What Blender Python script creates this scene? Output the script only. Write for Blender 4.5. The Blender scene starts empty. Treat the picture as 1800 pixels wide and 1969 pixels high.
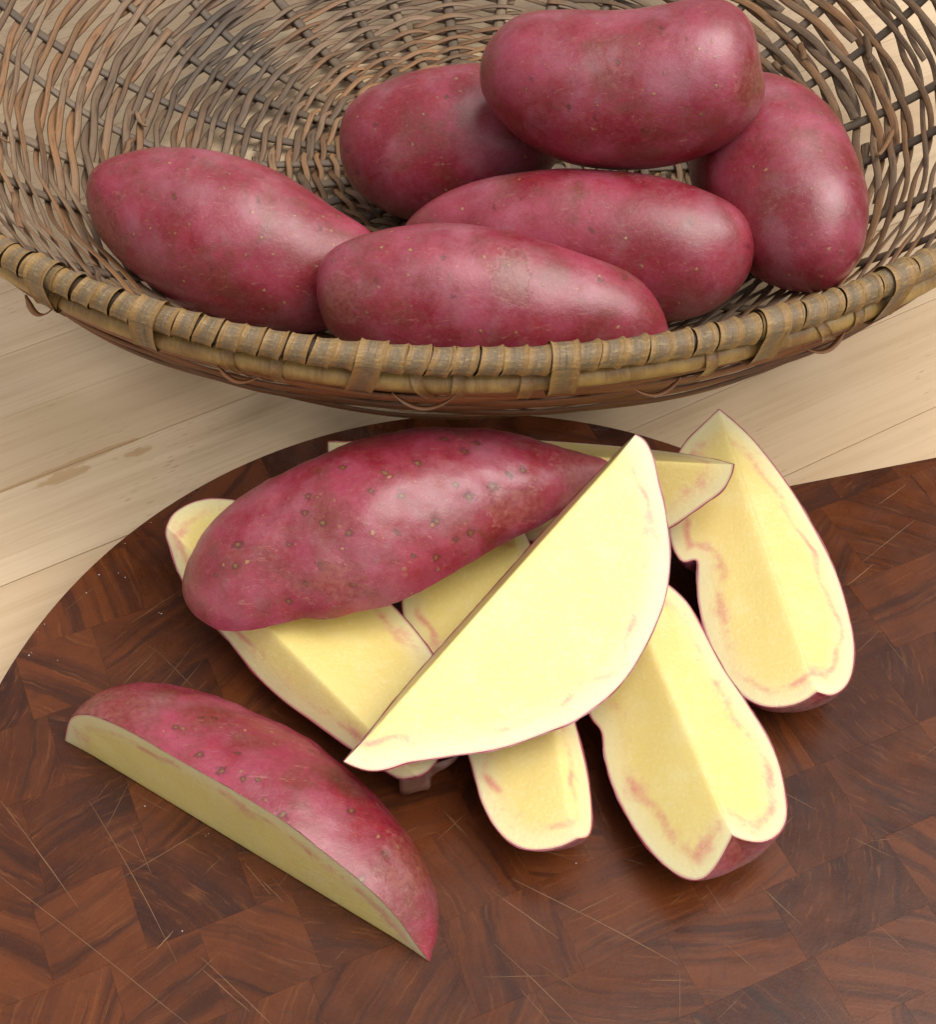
import bpy, bmesh, math, random
import numpy as np
from mathutils import Vector, noise as mnoise

random.seed(7)
scene = bpy.context.scene
COL = scene.collection
S = 0.01                                    # everything below is measured in centimetres
BT = 2.0                                    # top of the cutting board above the table

# ------------------------------------------------------------------ camera
PITCH = math.radians(50.5); VFOV = math.radians(38.0); DIST = 42.0
CAM = np.array([0.0, -DIST * math.cos(PITCH), BT + DIST * math.sin(PITCH)])
cd = bpy.data.cameras.new('camera'); cam = bpy.data.objects.new('camera', cd); COL.objects.link(cam)
cam.location = Vector(CAM) * S
cam.rotation_euler = (math.pi / 2 - PITCH, 0, 0)
cd.sensor_fit = 'VERTICAL'; cd.sensor_height = 24; cd.angle = VFOV
cd.lens = 12 / math.tan(VFOV / 2)
cd.clip_start = 0.01; cd.clip_end = 50
scene.camera = cam

# ------------------------------------------------------------------ sky, sun, exposure
SUN_DIR = Vector((0.40, -0.12, 0.88)).normalized()      # towards the light
el = math.asin(SUN_DIR.z); az = math.atan2(SUN_DIR.x, SUN_DIR.y)
w = bpy.data.worlds.new('World'); scene.world = w; w.use_nodes = True
wn = w.node_tree.nodes; wl = w.node_tree.links
sky = wn.new('ShaderNodeTexSky'); sky.sky_type = 'NISHITA'; sky.sun_disc = False
sky.sun_elevation = el; sky.sun_rotation = az; sky.air_density = 1.0; sky.dust_density = 3.0; sky.ozone_density = 1.0
hs = wn.new('ShaderNodeHueSaturation'); hs.inputs['Saturation'].default_value = .06     # a veiled, nearly white sky
wl.new(sky.outputs[0], hs.inputs['Color']); wl.new(hs.outputs[0], wn['Background'].inputs[0]); wn['Background'].inputs[1].default_value = 0.085
sl = bpy.data.lights.new('sun', 'SUN'); so = bpy.data.objects.new('sun', sl); COL.objects.link(so)
sl.energy = 1.35; sl.angle = math.radians(50); sl.color = (1.0, 0.95, 0.87)
so.rotation_euler = SUN_DIR.to_track_quat('Z', 'Y').to_euler()
scene.view_settings.view_transform = 'Standard'; scene.view_settings.look = 'None'
scene.view_settings.exposure = 0.93; scene.view_settings.gamma = 1.0
scene.render.engine = 'CYCLES'
scene.cycles.max_bounces = 6; scene.cycles.diffuse_bounces = 4

# ------------------------------------------------------------------ photograph -> place
F = 984.5 / math.tan(VFOV / 2)
UP = np.array([0, math.sin(PITCH), math.cos(PITCH)]); FW = np.array([0, math.cos(PITCH), -math.sin(PITCH)])
def ray(p):
    return FW + np.array([1.0, 0, 0]) * ((p[0] - 900) / F) + UP * ((984.5 - p[1]) / F)
def at_h(p, h):                             # point of a pixel at height h above the board's top
    d = ray(p); t = (BT + h - CAM[2]) / d[2]
    return CAM + d * t
def at_t(p, t):                             # point of a pixel at a distance in front of the lens
    return CAM + ray(p) * t
def on_plane(p, o, n):
    d = ray(p); t = np.dot(o - CAM, n) / np.dot(d, n)
    return CAM + d * t
def unit(v): return v / np.linalg.norm(v)

# ------------------------------------------------------------------ helpers
def tag(o, label=None, cat=None, group=None, kind=None):
    if label: o['label'] = label
    if cat: o['category'] = cat
    if group: o['group'] = group
    if kind: o['kind'] = kind
    return o
def thing(name, label, cat, loc, group=None):
    o = bpy.data.objects.new(name, None); COL.objects.link(o)
    o.location = Vector(loc) * S; o.empty_display_size = 0.01
    return tag(o, label, cat, group)
def mesh(name, verts, faces, m, parent=None, origin=(0, 0, 0), smooth=True, uvs=None, attrs=None, sharp=None):
    """verts in cm, world; origin = world place of the object; parent is an Empty without rotation"""
    org = np.array(origin, float)
    me = bpy.data.meshes.new(name)
    vv = (np.asarray(verts, float) - org) * S
    me.from_pydata(vv.tolist(), [], [list(map(int, f)) for f in faces])
    if smooth: me.polygons.foreach_set('use_smooth', [True] * len(me.polygons))
    if uvs is not None:
        ul = me.uv_layers.new(name='UVMap'); li = np.empty(len(me.loops), np.int32)
        me.loops.foreach_get('vertex_index', li)
        ul.data.foreach_set('uv', np.asarray(uvs, float)[li].ravel())
    for k, a in (attrs or {}).items():
        at = me.attributes.new(k, 'FLOAT', 'POINT'); at.data.foreach_set('value', np.asarray(a, float))
    me.update()
    if sharp is not None: me.set_sharp_from_angle(angle=math.radians(sharp))
    if m is not None: me.materials.append(m)
    o = bpy.data.objects.new(name, me); COL.objects.link(o)
    if parent is not None:
        o.parent = parent; o.location = Vector(org * S) - parent.location
    else:
        o.location = Vector(org * S)
    return o
def inst(src, parent, loc, rotz, name=None):
    o = bpy.data.objects.new(name or src.name.split('.')[0], src); COL.objects.link(o)
    o.parent = parent; o.location = Vector(loc) * S; o.rotation_euler = (0, 0, rotz)
    return o
def grid_faces(nu, nv, close_v=False, base=0, flip=False):
    f = []
    for i in range(nu - 1):
        for j in range(nv if close_v else nv - 1):
            k = (j + 1) % nv
            q = [base + i * nv + j, base + i * nv + k, base + (i + 1) * nv + k, base + (i + 1) * nv + j]
            f.append(q[::-1] if flip else q)
    return f
def curve(pts, n, smooth=2, cosine=True):
    """smooth polyline through pts, n samples by arc length"""
    P = np.asarray(pts, float)
    Q = []
    for i in range(len(P) - 1):
        p0 = P[max(i - 1, 0)]; p1 = P[i]; p2 = P[i + 1]; p3 = P[min(i + 2, len(P) - 1)]
        for t in np.linspace(0, 1, 12, endpoint=False):
            Q.append(0.5 * ((2 * p1) + (p2 - p0) * t + (2 * p0 - 5 * p1 + 4 * p2 - p3) * t * t + (3 * p1 - p0 - 3 * p2 + p3) * t ** 3))
    Q.append(P[-1]); Q = np.array(Q)
    s = np.r_[0, np.cumsum(np.linalg.norm(np.diff(Q, axis=0), axis=1))]; s /= s[-1]
    u = np.linspace(0, 1, n)
    if cosine: u = 0.5 * u + 0.5 * (1 - np.cos(u * math.pi)) / 2
    R = np.stack([np.interp(u, s, Q[:, k]) for k in range(Q.shape[1])], 1)
    for _ in range(smooth):
        R[1:-1] = 0.25 * R[:-2] + 0.5 * R[1:-1] + 0.25 * R[2:]
    return R
def fbm(v, sc, seed, octv=3):
    return mnoise.fractal(Vector((v[0] * sc + seed * 7.3, v[1] * sc - seed * 3.1, v[2] * sc + seed)), 0.6, 2.1, octv)

# ------------------------------------------------------------------ materials
class NT:
    def __init__(s, name):
        s.m = bpy.data.materials.new(name); s.m.use_nodes = True
        s.t = s.m.node_tree; s.b = s.t.nodes['Principled BSDF']
        s.out = s.t.nodes['Material Output']
    def put(s, sock, v):
        if isinstance(v, bpy.types.NodeSocket): s.t.links.new(v, sock)
        elif v is not None:
            if hasattr(sock.default_value, '__len__') and not hasattr(v, '__len__'): v = [v] * len(sock.default_value)
            if hasattr(sock.default_value, '__len__') and len(sock.default_value) == 4 and len(v) == 3: v = (*v, 1)
            sock.default_value = v
    def n(s, typ, ins=None, out=0, **props):
        nd = s.t.nodes.new('ShaderNode' + typ)
        for k, v in props.items(): setattr(nd, k, v)
        for k, v in (ins or {}).items(): s.put(nd.inputs[k], v)
        return nd.outputs[out]
    def math(s, op, a, b=None, c=None, clamp=False):
        return s.n('Math', {0: a, 1: b, 2: c} if c is not None else ({0: a, 1: b} if b is not None else {0: a}), operation=op, use_clamp=clamp)
    def vmath(s, op, a, b=None):
        return s.n('VectorMath', {0: a, 1: b} if b is not None else {0: a}, operation=op)
    def co(s, kind='Object', scale=(100, 100, 100), rnd=0.0, src=None):
        v = src if src is not None else s.n('TexCoord', out=kind)
        v = s.vmath('MULTIPLY', v, scale)
        if rnd:
            r = s.n('ObjectInfo', out='Random')
            v = s.vmath('ADD', v, s.n('CombineXYZ', {0: s.math('MULTIPLY', r, rnd), 1: s.math('MULTIPLY', r, rnd * 1.7), 2: s.math('MULTIPLY', r, -rnd * .6)}))
        return v
    def noise(s, v, scale, detail=3, rough=.55, dist=0, out=0):
        return s.n('TexNoise', {'Vector': v, 'Scale': scale, 'Detail': detail, 'Roughness': rough, 'Distortion': dist}, out=out)
    def vor(s, v, scale, out='Distance', rand=1.0):
        return s.n('TexVoronoi', {'Vector': v, 'Scale': scale, 'Randomness': rand}, out=out)
    def ramp(s, f, stops, interp='LINEAR'):
        nd = s.t.nodes.new('ShaderNodeValToRGB'); nd.color_ramp.interpolation = interp
        e = nd.color_ramp.elements
        while len(e) < len(stops): e.new(0.5)
        for k, (p, c) in enumerate(stops):
            e[k].position = p; e[k].color = (*c, 1) if hasattr(c, '__len__') else (c, c, c, 1)
        s.put(nd.inputs[0], f); return nd.outputs[0]
    def step(s, f, a, b):                   # smooth 0..1 between a and b
        return s.n('MapRange', {'Value': f, 'From Min': a, 'From Max': b, 'To Min': 0.0, 'To Max': 1.0}, interpolation_type='SMOOTHSTEP')
    def mix(s, f, a, b, blend='MIX'):
        nd = s.t.nodes.new('ShaderNodeMix'); nd.data_type = 'RGBA'; nd.blend_type = blend
        s.put(nd.inputs[0], f); s.put(nd.inputs[6], a); s.put(nd.inputs[7], b); return nd.outputs[2]
    def attr(s, name): return s.n('Attribute', out='Fac', attribute_name=name)
    def bump(s, h, strength, dist=.01, normal=None):
        return s.n('Bump', {'Height': h, 'Strength': strength, 'Distance': dist * S, 'Normal': normal})
    def set(s, **k):
        names = {'color': 'Base Color', 'rough': 'Roughness', 'spec': 'Specular IOR Level', 'normal': 'Normal', 'coat': 'Coat Weight',
                 'coat_rough': 'Coat Roughness', 'sheen': 'Sheen Weight', 'sheen_rough': 'Sheen Roughness', 'sheen_tint': 'Sheen Tint',
                 'sss': 'Subsurface Weight', 'sss_rad': 'Subsurface Radius', 'sss_scale': 'Subsurface Scale', 'trans': 'Transmission Weight',
                 'alpha': 'Alpha', 'ior': 'IOR', 'coat_normal': 'Coat Normal'}
        for a, v in k.items(): s.put(s.b.inputs[names[a]], v)
        return s.m

def skin_material(name, russet=.35, pale=.3):
    t = NT(name); c = t.co(rnd=37.0)
    big = t.noise(c, .45, 4, .6, .4); mid = t.noise(c, 1.3, 6, .65, .6); fine = t.noise(c, 7, 4, .6); dust = t.noise(c, 34, 3, .6)
    col = t.mix(t.step(big, .35, .68), (.205, .007, .019), (.335, .044, .082))
    col = t.mix(t.math('MULTIPLY', t.step(mid, .50, .72), .75), col, (.285, .015, .024))
    r = t.noise(t.vmath('ADD', c, (11, 3, 5)), .7, 7, .68, .5)
    col = t.mix(t.math('MULTIPLY', t.step(r, .46, .68), russet), col, (.145, .036, .014))
    p = t.math('ADD', t.math('MULTIPLY', t.noise(t.vmath('ADD', c, (3, 31, 9)), .62, 5, .62, .15), .8), t.math('MULTIPLY', dust, .22))
    col = t.mix(t.math('MULTIPLY', t.step(p, .47, .68), pale), col, (.41, .18, .225))
    col = t.mix(t.math('MULTIPLY', t.step(fine, .45, .75), .22), col, (.30, .11, .075))
    col = t.mix(t.math('MULTIPLY', t.step(dust, .55, .8), .35), col, (.46, .22, .20))
    # corky scuffs: fine stretched scratches
    sc = t.noise(t.vmath('MULTIPLY', c, (1, 7, 2.2)), 2.2, 5, .6, 1.2)
    col = t.mix(t.math('MULTIPLY', t.step(sc, .60, .72), .38), col, (.46, .24, .16))
    # lenticels of two sizes
    wc = t.vmath('ADD', c, t.vmath('MULTIPLY', t.noise(c, 9, 3, .6, out=1), (.14, .14, .14)))
    v1 = t.vor(wc, 1.75); k1 = t.n('SeparateColor', {0: t.vor(wc, 1.75, 'Color')}, out=0)
    l1 = t.math('MULTIPLY', t.math('SUBTRACT', 1, t.step(v1, .045, .12)), t.step(k1, .15, .3))
    v2 = t.vor(wc, 3.6); k2 = t.n('SeparateColor', {0: t.vor(wc, 3.6, 'Color')}, out=1)
    l2 = t.math('MULTIPLY', t.math('SUBTRACT', 1, t.step(v2, .05, .13)), t.step(k2, .35, .5))
    halo = t.math('MULTIPLY', t.math('SUBTRACT', 1, t.step(v1, .06, .22)), t.step(k1, .3, .5))
    col = t.mix(t.math('MULTIPLY', halo, .35), col, (.16, .02, .03))
    col = t.mix(t.math('MULTIPLY', l1, .8), col, t.mix(k2, (.20, .10, .035), (.46, .27, .10)))
    col = t.mix(t.math('MULTIPLY', l2, .6), col, (.36, .19, .07))
    e = t.attr('eye')
    en = t.math('ADD', e, t.math('MULTIPLY', t.math('SUBTRACT', t.noise(c, 8, 4, .7), .5), 1.7))
    col = t.mix(t.math('MULTIPLY', t.math('MULTIPLY', t.step(en, .2, .7), t.step(e, .03, .25)), .78), col, (.07, .016, .013))
    col = t.mix(t.math('MULTIPLY', t.math('MULTIPLY', t.step(en, .6, .95), t.step(e, .12, .4)), .8), col, (.24, .125, .035))
    sb = t.attr('scab'); sn = t.math('ADD', sb, t.math('MULTIPLY', t.math('SUBTRACT', t.noise(c, 1.6, 7, .72), .5), 2.6))
    sk = t.math('MULTIPLY', t.step(sn, .45, .75), t.step(sb, .02, .2))
    col = t.mix(t.math('MULTIPLY', sk, .42), col, t.mix(t.step(fine, .35, .65), (.16, .035, .022), (.27, .10, .058)))
    lip = t.math('MULTIPLY', t.math('MULTIPLY', t.step(sn, .40, .45), t.step(sb, .05, .25)), t.math('SUBTRACT', 1, t.step(sn, .47, .54)))
    col = t.mix(t.math('MULTIPLY', lip, t.math('MULTIPLY', t.step(mid, .42, .6), .35)), col, (.50, .26, .20))
    h = t.math('ADD', t.math('MULTIPLY', sk, -.6), t.math('ADD', t.math('MULTIPLY', fine, .5), t.math('MULTIPLY', dust, .5)))
    h = t.math('ADD', h, t.math('ADD', t.math('MULTIPLY', fine, .4), t.math('MULTIPLY', l1, .8)))
    rg = t.math('ADD', t.math('MULTIPLY', mid, .22), .26)
    return t.set(color=col, rough=rg, spec=.5, normal=t.bump(h, .36, .04), sheen=.0,
                 sss=.06, sss_rad=(1, .3, .2), sss_scale=.002, coat=.34, coat_rough=t.math('ADD', .16, t.math('MULTIPLY', fine, .26)))

def flesh_material():
    t = NT('potato_flesh'); c = t.co(rnd=29.0)
    d = t.attr('skin_distance')
    w1 = t.noise(c, 1.1, 4, .6); w2 = t.noise(c, 5, 4, .6); f = t.noise(c, 26, 4, .65)
    col = t.mix(t.step(t.math('ADD', d, t.math('MULTIPLY', t.math('SUBTRACT', w1, .5), .35)), .0, .85), (.77, .67, .37), (.755, .60, .20))
    col = t.mix(t.math('MULTIPLY', t.step(w1, .45, .7), .35), col, (.80, .695, .34))
    ringd = t.math('ABSOLUTE', t.math('SUBTRACT', d, t.math('ADD', .48, t.math('MULTIPLY', t.math('SUBTRACT', t.noise(t.vmath('ADD', c, (9, 2, 7)), .7, 1.5, .5), .5), 1.0))))
    ring = t.math('SUBTRACT', 1, t.step(ringd, .0, .17))
    pm = t.noise(t.vmath('ADD', c, (5, 17, 2)), .55, 5, .65)
    col = t.mix(t.math('MULTIPLY', ring, t.math('ADD', t.math('MULTIPLY', t.step(pm, .44, .64), .66), .05)), col, (.62, .16, .14))
    bl = t.math('MULTIPLY', t.math('SUBTRACT', 1, t.step(ringd, .05, .40)), t.step(t.noise(t.vmath('ADD', c, (15, 7, 8)), .9, 6, .7), .52, .68))
    col = t.mix(t.math('MULTIPLY', bl, .55), col, (.66, .22, .20))
    core = t.noise(t.vmath('MULTIPLY', c, (1.0, 1.0, 1.0)), 2.2, 5, .7, 1.0)
    col = t.mix(t.math('MULTIPLY', t.step(core, .62, .74), .16), col, (.70, .38, .16))
    col = t.mix(t.math('MULTIPLY', t.math('SUBTRACT', 1, t.step(d, .02, .07)), .55), col, (.62, .20, .22))
    gr = t.noise(c, 11, 5, .7)
    col = t.mix(t.math('MULTIPLY', t.step(gr, .50, .68), .18), col, (.86, .82, .62))  # whitish starch specks, with the wet glints painted into the colour
    col = t.mix(t.math('MULTIPLY', t.math('SUBTRACT', 1, t.step(gr, .34, .46)), .10), col, (.66, .47, .17))
    h = t.math('ADD', t.math('MULTIPLY', gr, 1.6), t.math('ADD', t.math('MULTIPLY', w2, 1.0), t.math('MULTIPLY', f, .5)))
    return t.set(color=col, rough=t.math('ADD', .26, t.math('MULTIPLY', w2, .25)), spec=.5, normal=t.bump(h, .20, .04),
                 sss=.22, sss_rad=(1, .62, .22), sss_scale=.0035, coat=.45, coat_rough=.10, coat_normal=t.bump(t.math('ADD', t.noise(c, 11, 4, .7), w2), .6, .06))

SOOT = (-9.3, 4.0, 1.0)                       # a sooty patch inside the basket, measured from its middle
def reed_material(name, a, b, dark, streak=.6):
    """split cane; the UV runs across (u) and along (v, cm) each strand"""
    t = NT(name); uv = t.n('TexCoord', out='UV'); r = t.n('ObjectInfo', out='Random')
    c = t.vmath('ADD', t.vmath('MULTIPLY', uv, (3.0, .45, 1)), t.n('CombineXYZ', {0: t.math('MULTIPLY', r, 91), 1: t.math('MULTIPLY', r, 57), 2: r}))
    long_ = t.noise(c, 1.6, 6, .7, .3)
    oc = t.co(rnd=0.0, kind='Object'); patch = t.noise(oc, .28, 4, .6); fine = t.noise(oc, 9, 4, .65)
    rr = t.n('TexWhiteNoise', {'W': t.math('MULTIPLY', r, 311)}, noise_dimensions='1D')
    col = t.mix(t.step(t.math('ADD', patch, t.math('MULTIPLY', t.math('SUBTRACT', rr, .5), .3)), .36, .62), a, b)
    col = t.mix(t.math('MULTIPLY', t.step(long_, .46, .74), streak), col, dark)
    col = t.mix(t.math('MULTIPLY', t.step(fine, .52, .8), .35), col, dark)
    val = t.n('TexWhiteNoise', {'W': t.math('MULTIPLY', r, 871)}, noise_dimensions='1D')
    col = t.mix(1.0, col, t.n('CombineColor', {0: t.math('ADD', .62, t.math('MULTIPLY', val, .62)), 1: t.math('ADD', .60, t.math('MULTIPLY', val, .60)), 2: t.math('ADD', .58, t.math('MULTIPLY', val, .56))}), 'MULTIPLY')
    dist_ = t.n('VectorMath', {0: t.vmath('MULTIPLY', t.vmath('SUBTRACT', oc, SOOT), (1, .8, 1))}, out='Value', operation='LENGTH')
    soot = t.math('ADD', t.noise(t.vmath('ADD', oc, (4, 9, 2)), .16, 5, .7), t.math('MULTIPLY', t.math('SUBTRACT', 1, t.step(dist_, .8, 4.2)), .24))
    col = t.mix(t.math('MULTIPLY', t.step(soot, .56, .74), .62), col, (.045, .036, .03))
    h = t.math('ADD', long_, t.math('MULTIPLY', fine, .35))
    return t.set(color=col, rough=t.math('ADD', .42, t.math('MULTIPLY', long_, .25)), spec=.4, normal=t.bump(h, .55, .05))

def wrap_material():
    t = NT('rattan_wrapping'); uv = t.n('TexCoord', out='UV'); r = t.n('ObjectInfo', out='Random')
    off = t.n('CombineXYZ', {0: t.math('MULTIPLY', r, 71), 1: t.math('MULTIPLY', r, 37), 2: 0})
    lines = t.noise(t.vmath('ADD', t.vmath('MULTIPLY', uv, (3.2, .25, 1)), off), 2.0, 5, .7)
    cross = t.noise(t.vmath('ADD', t.vmath('MULTIPLY', uv, (1.2, 6, 1)), off), 2.0, 4, .65)
    u = t.n('SeparateXYZ', {0: uv}, out=0)
    edge = t.math('ABSOLUTE', t.math('SUBTRACT', u, t.math('ADD', .32, t.math('MULTIPLY', t.noise(t.vmath('ADD', t.vmath('MULTIPLY', uv, (.2, .5, 1)), off), 1.0, 2, .5), .4))))
    col = t.mix(t.step(t.math('ADD', edge, t.math('MULTIPLY', t.math('SUBTRACT', lines, .5), .5)), .12, .38), (.185, .125, .066), (.29, .165, .055))
    col = t.mix(t.math('MULTIPLY', t.step(cross, .5, .7), .6), col, (.42, .30, .13))
    col = t.mix(t.math('MULTIPLY', t.step(lines, .52, .68), .7), col, (.085, .052, .024))
    oc = t.co(); pt = t.noise(oc, .8, 4, .7)
    col = t.mix(t.math('MULTIPLY', t.step(pt, .5, .75), .45), col, (.19, .092, .03))
    h = t.math('ADD', lines, t.math('MULTIPLY', cross, .6))
    return t.set(color=col, rough=.36, spec=.5, normal=t.bump(h, .8, .06))

def hoop_material():
    t = NT('rattan_hoop'); uv = t.n('TexCoord', out='UV'); oc = t.co()
    ring = t.noise(t.vmath('MULTIPLY', uv, (2, 9, 1)), 1.0, 4, .6); pt = t.noise(oc, .7, 5, .65)
    col = t.mix(t.step(pt, .35, .65), (.36, .225, .065), (.20, .105, .033))
    col = t.mix(t.math('MULTIPLY', t.step(ring, .5, .7), .35), col, (.44, .30, .11))
    return t.set(color=col, rough=.38, spec=.5, normal=t.bump(ring, .4, .05))

def plank_material():
    t = NT('beech_plank'); g = t.n('TexCoord', out='Object'); r = t.n('ObjectInfo', out='Random')
    c = t.vmath('ADD', t.vmath('MULTIPLY', g, (100, 100, 100)), t.n('CombineXYZ', {0: t.math('MULTIPLY', r, 433), 1: t.math('MULTIPLY', r, 177), 2: t.math('MULTIPLY', r, 60)}))
    long_ = t.noise(t.vmath('MULTIPLY', c, (.10, 2.2, 2.2)), 1.0, 6, .62, .25)
    lines = t.noise(t.vmath('MULTIPLY', c, (.16, 9.0, 9.0)), 1.0, 4, .6, .1)
    cloud = t.noise(c, .22, 3, .5)
    rr = t.n('TexWhiteNoise', {'W': t.math('MULTIPLY', r, 97)}, noise_dimensions='1D')
    col = t.mix(rr, (.60, .435, .27), (.67, .505, .33))
    col = t.mix(t.math('MULTIPLY', t.step(long_, .4, .72), .38), col, (.43, .28, .145))
    col = t.mix(t.math('MULTIPLY', t.step(lines, .48, .72), .34), col, (.46, .31, .17))
    col = t.mix(t.math('MULTIPLY', t.step(cloud, .5, .75), .30), col, (.68, .54, .37))
    # medullary flecks, short dashes along the grain
    fl = t.vor(t.vmath('MULTIPLY', c, (1.5, 9, 9)), 1.0)
    fm = t.step(t.noise(t.vmath('ADD', c, (0, 40, 9)), .18, 2, .5), .5, .62)
    col = t.mix(t.math('MULTIPLY', t.math('MULTIPLY', t.math('SUBTRACT', 1, t.step(fl, .10, .26)), fm), .55), col, (.27, .145, .06))
    st = t.attr('stain')
    sm = t.step(t.math('ADD', st, t.math('MULTIPLY', t.math('SUBTRACT', t.noise(c, 1.6, 4, .6), .5), .7)), .42, .6)
    col = t.mix(t.math('MULTIPLY', sm, .5), col, (.38, .20, .055))
    h = t.math('ADD', lines, t.math('MULTIPLY', long_, .5))
    return t.set(color=col, rough=t.math('ADD', .46, t.math('MULTIPLY', cloud, .2)), spec=.35, normal=t.bump(h, .12, .03))

def block_material():
    t = NT('teak_end_grain'); r = t.n('ObjectInfo', out='Random')
    g = t.vmath('MULTIPLY', t.n('TexCoord', out='Object'), (100, 100, 100))
    w1 = t.n('TexWhiteNoise', {'W': t.math('MULTIPLY', r, 513)}, noise_dimensions='1D'); w2 = t.n('TexWhiteNoise', {'W': t.math('MULTIPLY', r, 777)}, noise_dimensions='1D')
    c = t.n('VectorRotate', {'Vector': g, 'Angle': t.math('MULTIPLY', w1, 6.283)}, rotation_type='Z_AXIS')
    wob = t.noise(t.vmath('ADD', c, t.n('CombineXYZ', {0: t.math('MULTIPLY', r, 300), 1: 0, 2: 0})), .8, 4, .6, out=1)
    wc = t.vmath('ADD', c, t.vmath('MULTIPLY', wob, (.35, .35, 0)))
    ctr = t.n('CombineXYZ', {0: t.math('ADD', 3.5, t.math('MULTIPLY', w2, 12)), 1: t.math('MULTIPLY', t.math('SUBTRACT', w1, .5), 4), 2: 0})
    rad = t.n('VectorMath', {0: t.vmath('SUBTRACT', t.vmath('MULTIPLY', wc, (1, 1, 0)), ctr)}, out='Value', operation='LENGTH')
    seed = t.math('MULTIPLY', r, 200)
    dv = t.vmath('SUBTRACT', ctr, wc); sx = t.n('SeparateXYZ', {0: dv}, out=0); sy = t.n('SeparateXYZ', {0: dv}, out=1)
    tang = t.math('MULTIPLY', t.math('ARCTAN2', sy, sx), 7.0)
    rings = t.noise(t.n('CombineXYZ', {0: t.math('MULTIPLY', rad, 2.2), 1: t.math('MULTIPLY', tang, .16), 2: seed}), 1.0, 6, .62, .3)
    rline = t.noise(t.n('CombineXYZ', {0: t.math('MULTIPLY', rad, 13), 1: t.math('MULTIPLY', tang, .9), 2: seed}), 1.0, 4, .6)
    fibre = t.noise(t.n('CombineXYZ', {0: t.math('MULTIPLY', rad, 2.0), 1: t.math('MULTIPLY', tang, 11), 2: seed}), 1.0, 4, .6)
    cc = t.vmath('ADD', g, t.n('CombineXYZ', {0: t.math('MULTIPLY', r, 140), 1: t.math('MULTIPLY', r, 60), 2: 0}))
    cloud = t.noise(cc, .5, 4, .6); pore = t.noise(cc, 24, 3, .7); pore2 = t.vor(cc, 13)
    tone = t.math('ADD', t.math('MULTIPLY', w2, .36), t.math('MULTIPLY', cloud, .8))
    col = t.mix(t.step(tone, .2, .95), (.040, .0095, .003), (.128, .033, .008))
    col = t.mix(t.math('MULTIPLY', t.step(rings, .46, .66), .7), col, (.026, .008, .005))
    col = t.mix(t.math('MULTIPLY', t.step(rline, .54, .74), .42), col, (.20, .068, .02))
    col = t.mix(t.math('MULTIPLY', t.step(fibre, .55, .75), .3), col, (.04, .012, .006))
    col = t.mix(t.math('MULTIPLY', t.step(pore, .58, .75), .35), col, (.25, .105, .038))
    col = t.mix(t.math('MULTIPLY', t.math('SUBTRACT', 1, t.step(pore2, .05, .22)), .5), col, (.04, .013, .007))
    h = t.math('ADD', t.math('MULTIPLY', pore, .6), t.math('ADD', t.math('MULTIPLY', rings, .5), t.math('MULTIPLY', pore2, .5)))
    rg = t.math('ADD', .12, t.math('MULTIPLY', t.noise(cc, 1.1, 5, .65), .36))
    return t.set(color=col, rough=rg, spec=.42, normal=t.bump(h, .10, .02))

def plain(name, c, rough=.5, **k):
    t = NT(name); g = t.co(); n = t.noise(g, 3, 4, .6)
    return t.set(color=t.mix(n, c, tuple(x * .62 for x in c)), rough=rough, normal=t.bump(n, .3, .05), **k)

M_SKIN = skin_material('red_potato_skin', .62, .34); M_SKIN_RUSSET = skin_material('russeted_potato_skin', .75, .25)
M_FLESH = flesh_material()
M_WEAVE = reed_material('woven_reed', (.255, .135, .064), (.195, .13, .083), (.05, .027, .016), .85)
M_RIB = reed_material('basket_stake', (.15, .11, .08), (.20, .145, .095), (.06, .042, .03))
M_OUTER = reed_material('red_brown_reed', (.26, .098, .034), (.20, .085, .034), (.085, .036, .017))
M_WRAP = wrap_material(); M_HOOP = hoop_material()
M_PLANK = plank_material(); M_BLOCK = block_material()
M_SEAM = plain('dark_glue', (.10, .065, .035), .7)
M_RODDARK = plain('dark_rim_rod', (.06, .034, .016), .6)
M_BOARDSEAM = plain('dark_joint', (.03, .012, .007), .6)
M_SCRATCH = plain('bare_scratch', (.25, .125, .055), .5)
M_PEEL = plain('thin_potato_peel', (.19, .085, .055), .35)
M_CRUMB = plain('starch_fleck', (.62, .58, .50), .35)

# ------------------------------------------------------------------ table: beech strips
TH = math.radians(29.3); TX = np.array([math.cos(TH), math.sin(TH), 0]); TN = np.array([-math.sin(TH), math.cos(TH), 0])
table = thing('wooden_table', 'pale beech table top of glued strips, under the basket and the cutting board', 'table', (0, 10, -4))
def rect_box(x0, x1, y0, y1, z0, z1, b):
    """box with a chamfered top, in strip coordinates (along, across)"""
    v = []
    for (z, k) in ((z0, 0), (z1 - b, 0), (z1, b)):
        for (x, y) in ((x0 + k, y0 + k), (x1 - k, y0 + k), (x1 - k, y1 - k), (x0 + k, y1 - k)):
            v.append((x, y, z))
    f = [(3, 2, 1, 0), (8, 9, 10, 11)]
    for l in (0, 4):
        for i in range(4):
            f.append((l + i, l + (i + 1) % 4, l + 4 + (i + 1) % 4, l + 4 + i))
    return v, f
seams = [-2.06, 1.86, 5.61, 9.07, 12.0, 14.74, 17.68]
lo = [-2.06]; rs = random.Random(3)
while lo[-1] > -60: lo.append(lo[-1] - rs.uniform(2.9, 3.9))
hi = [17.68]
while hi[-1] < 85: hi.append(hi[-1] + rs.uniform(2.9, 3.9))
seams = lo[::-1][:-1] + seams + hi[1:]
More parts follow.
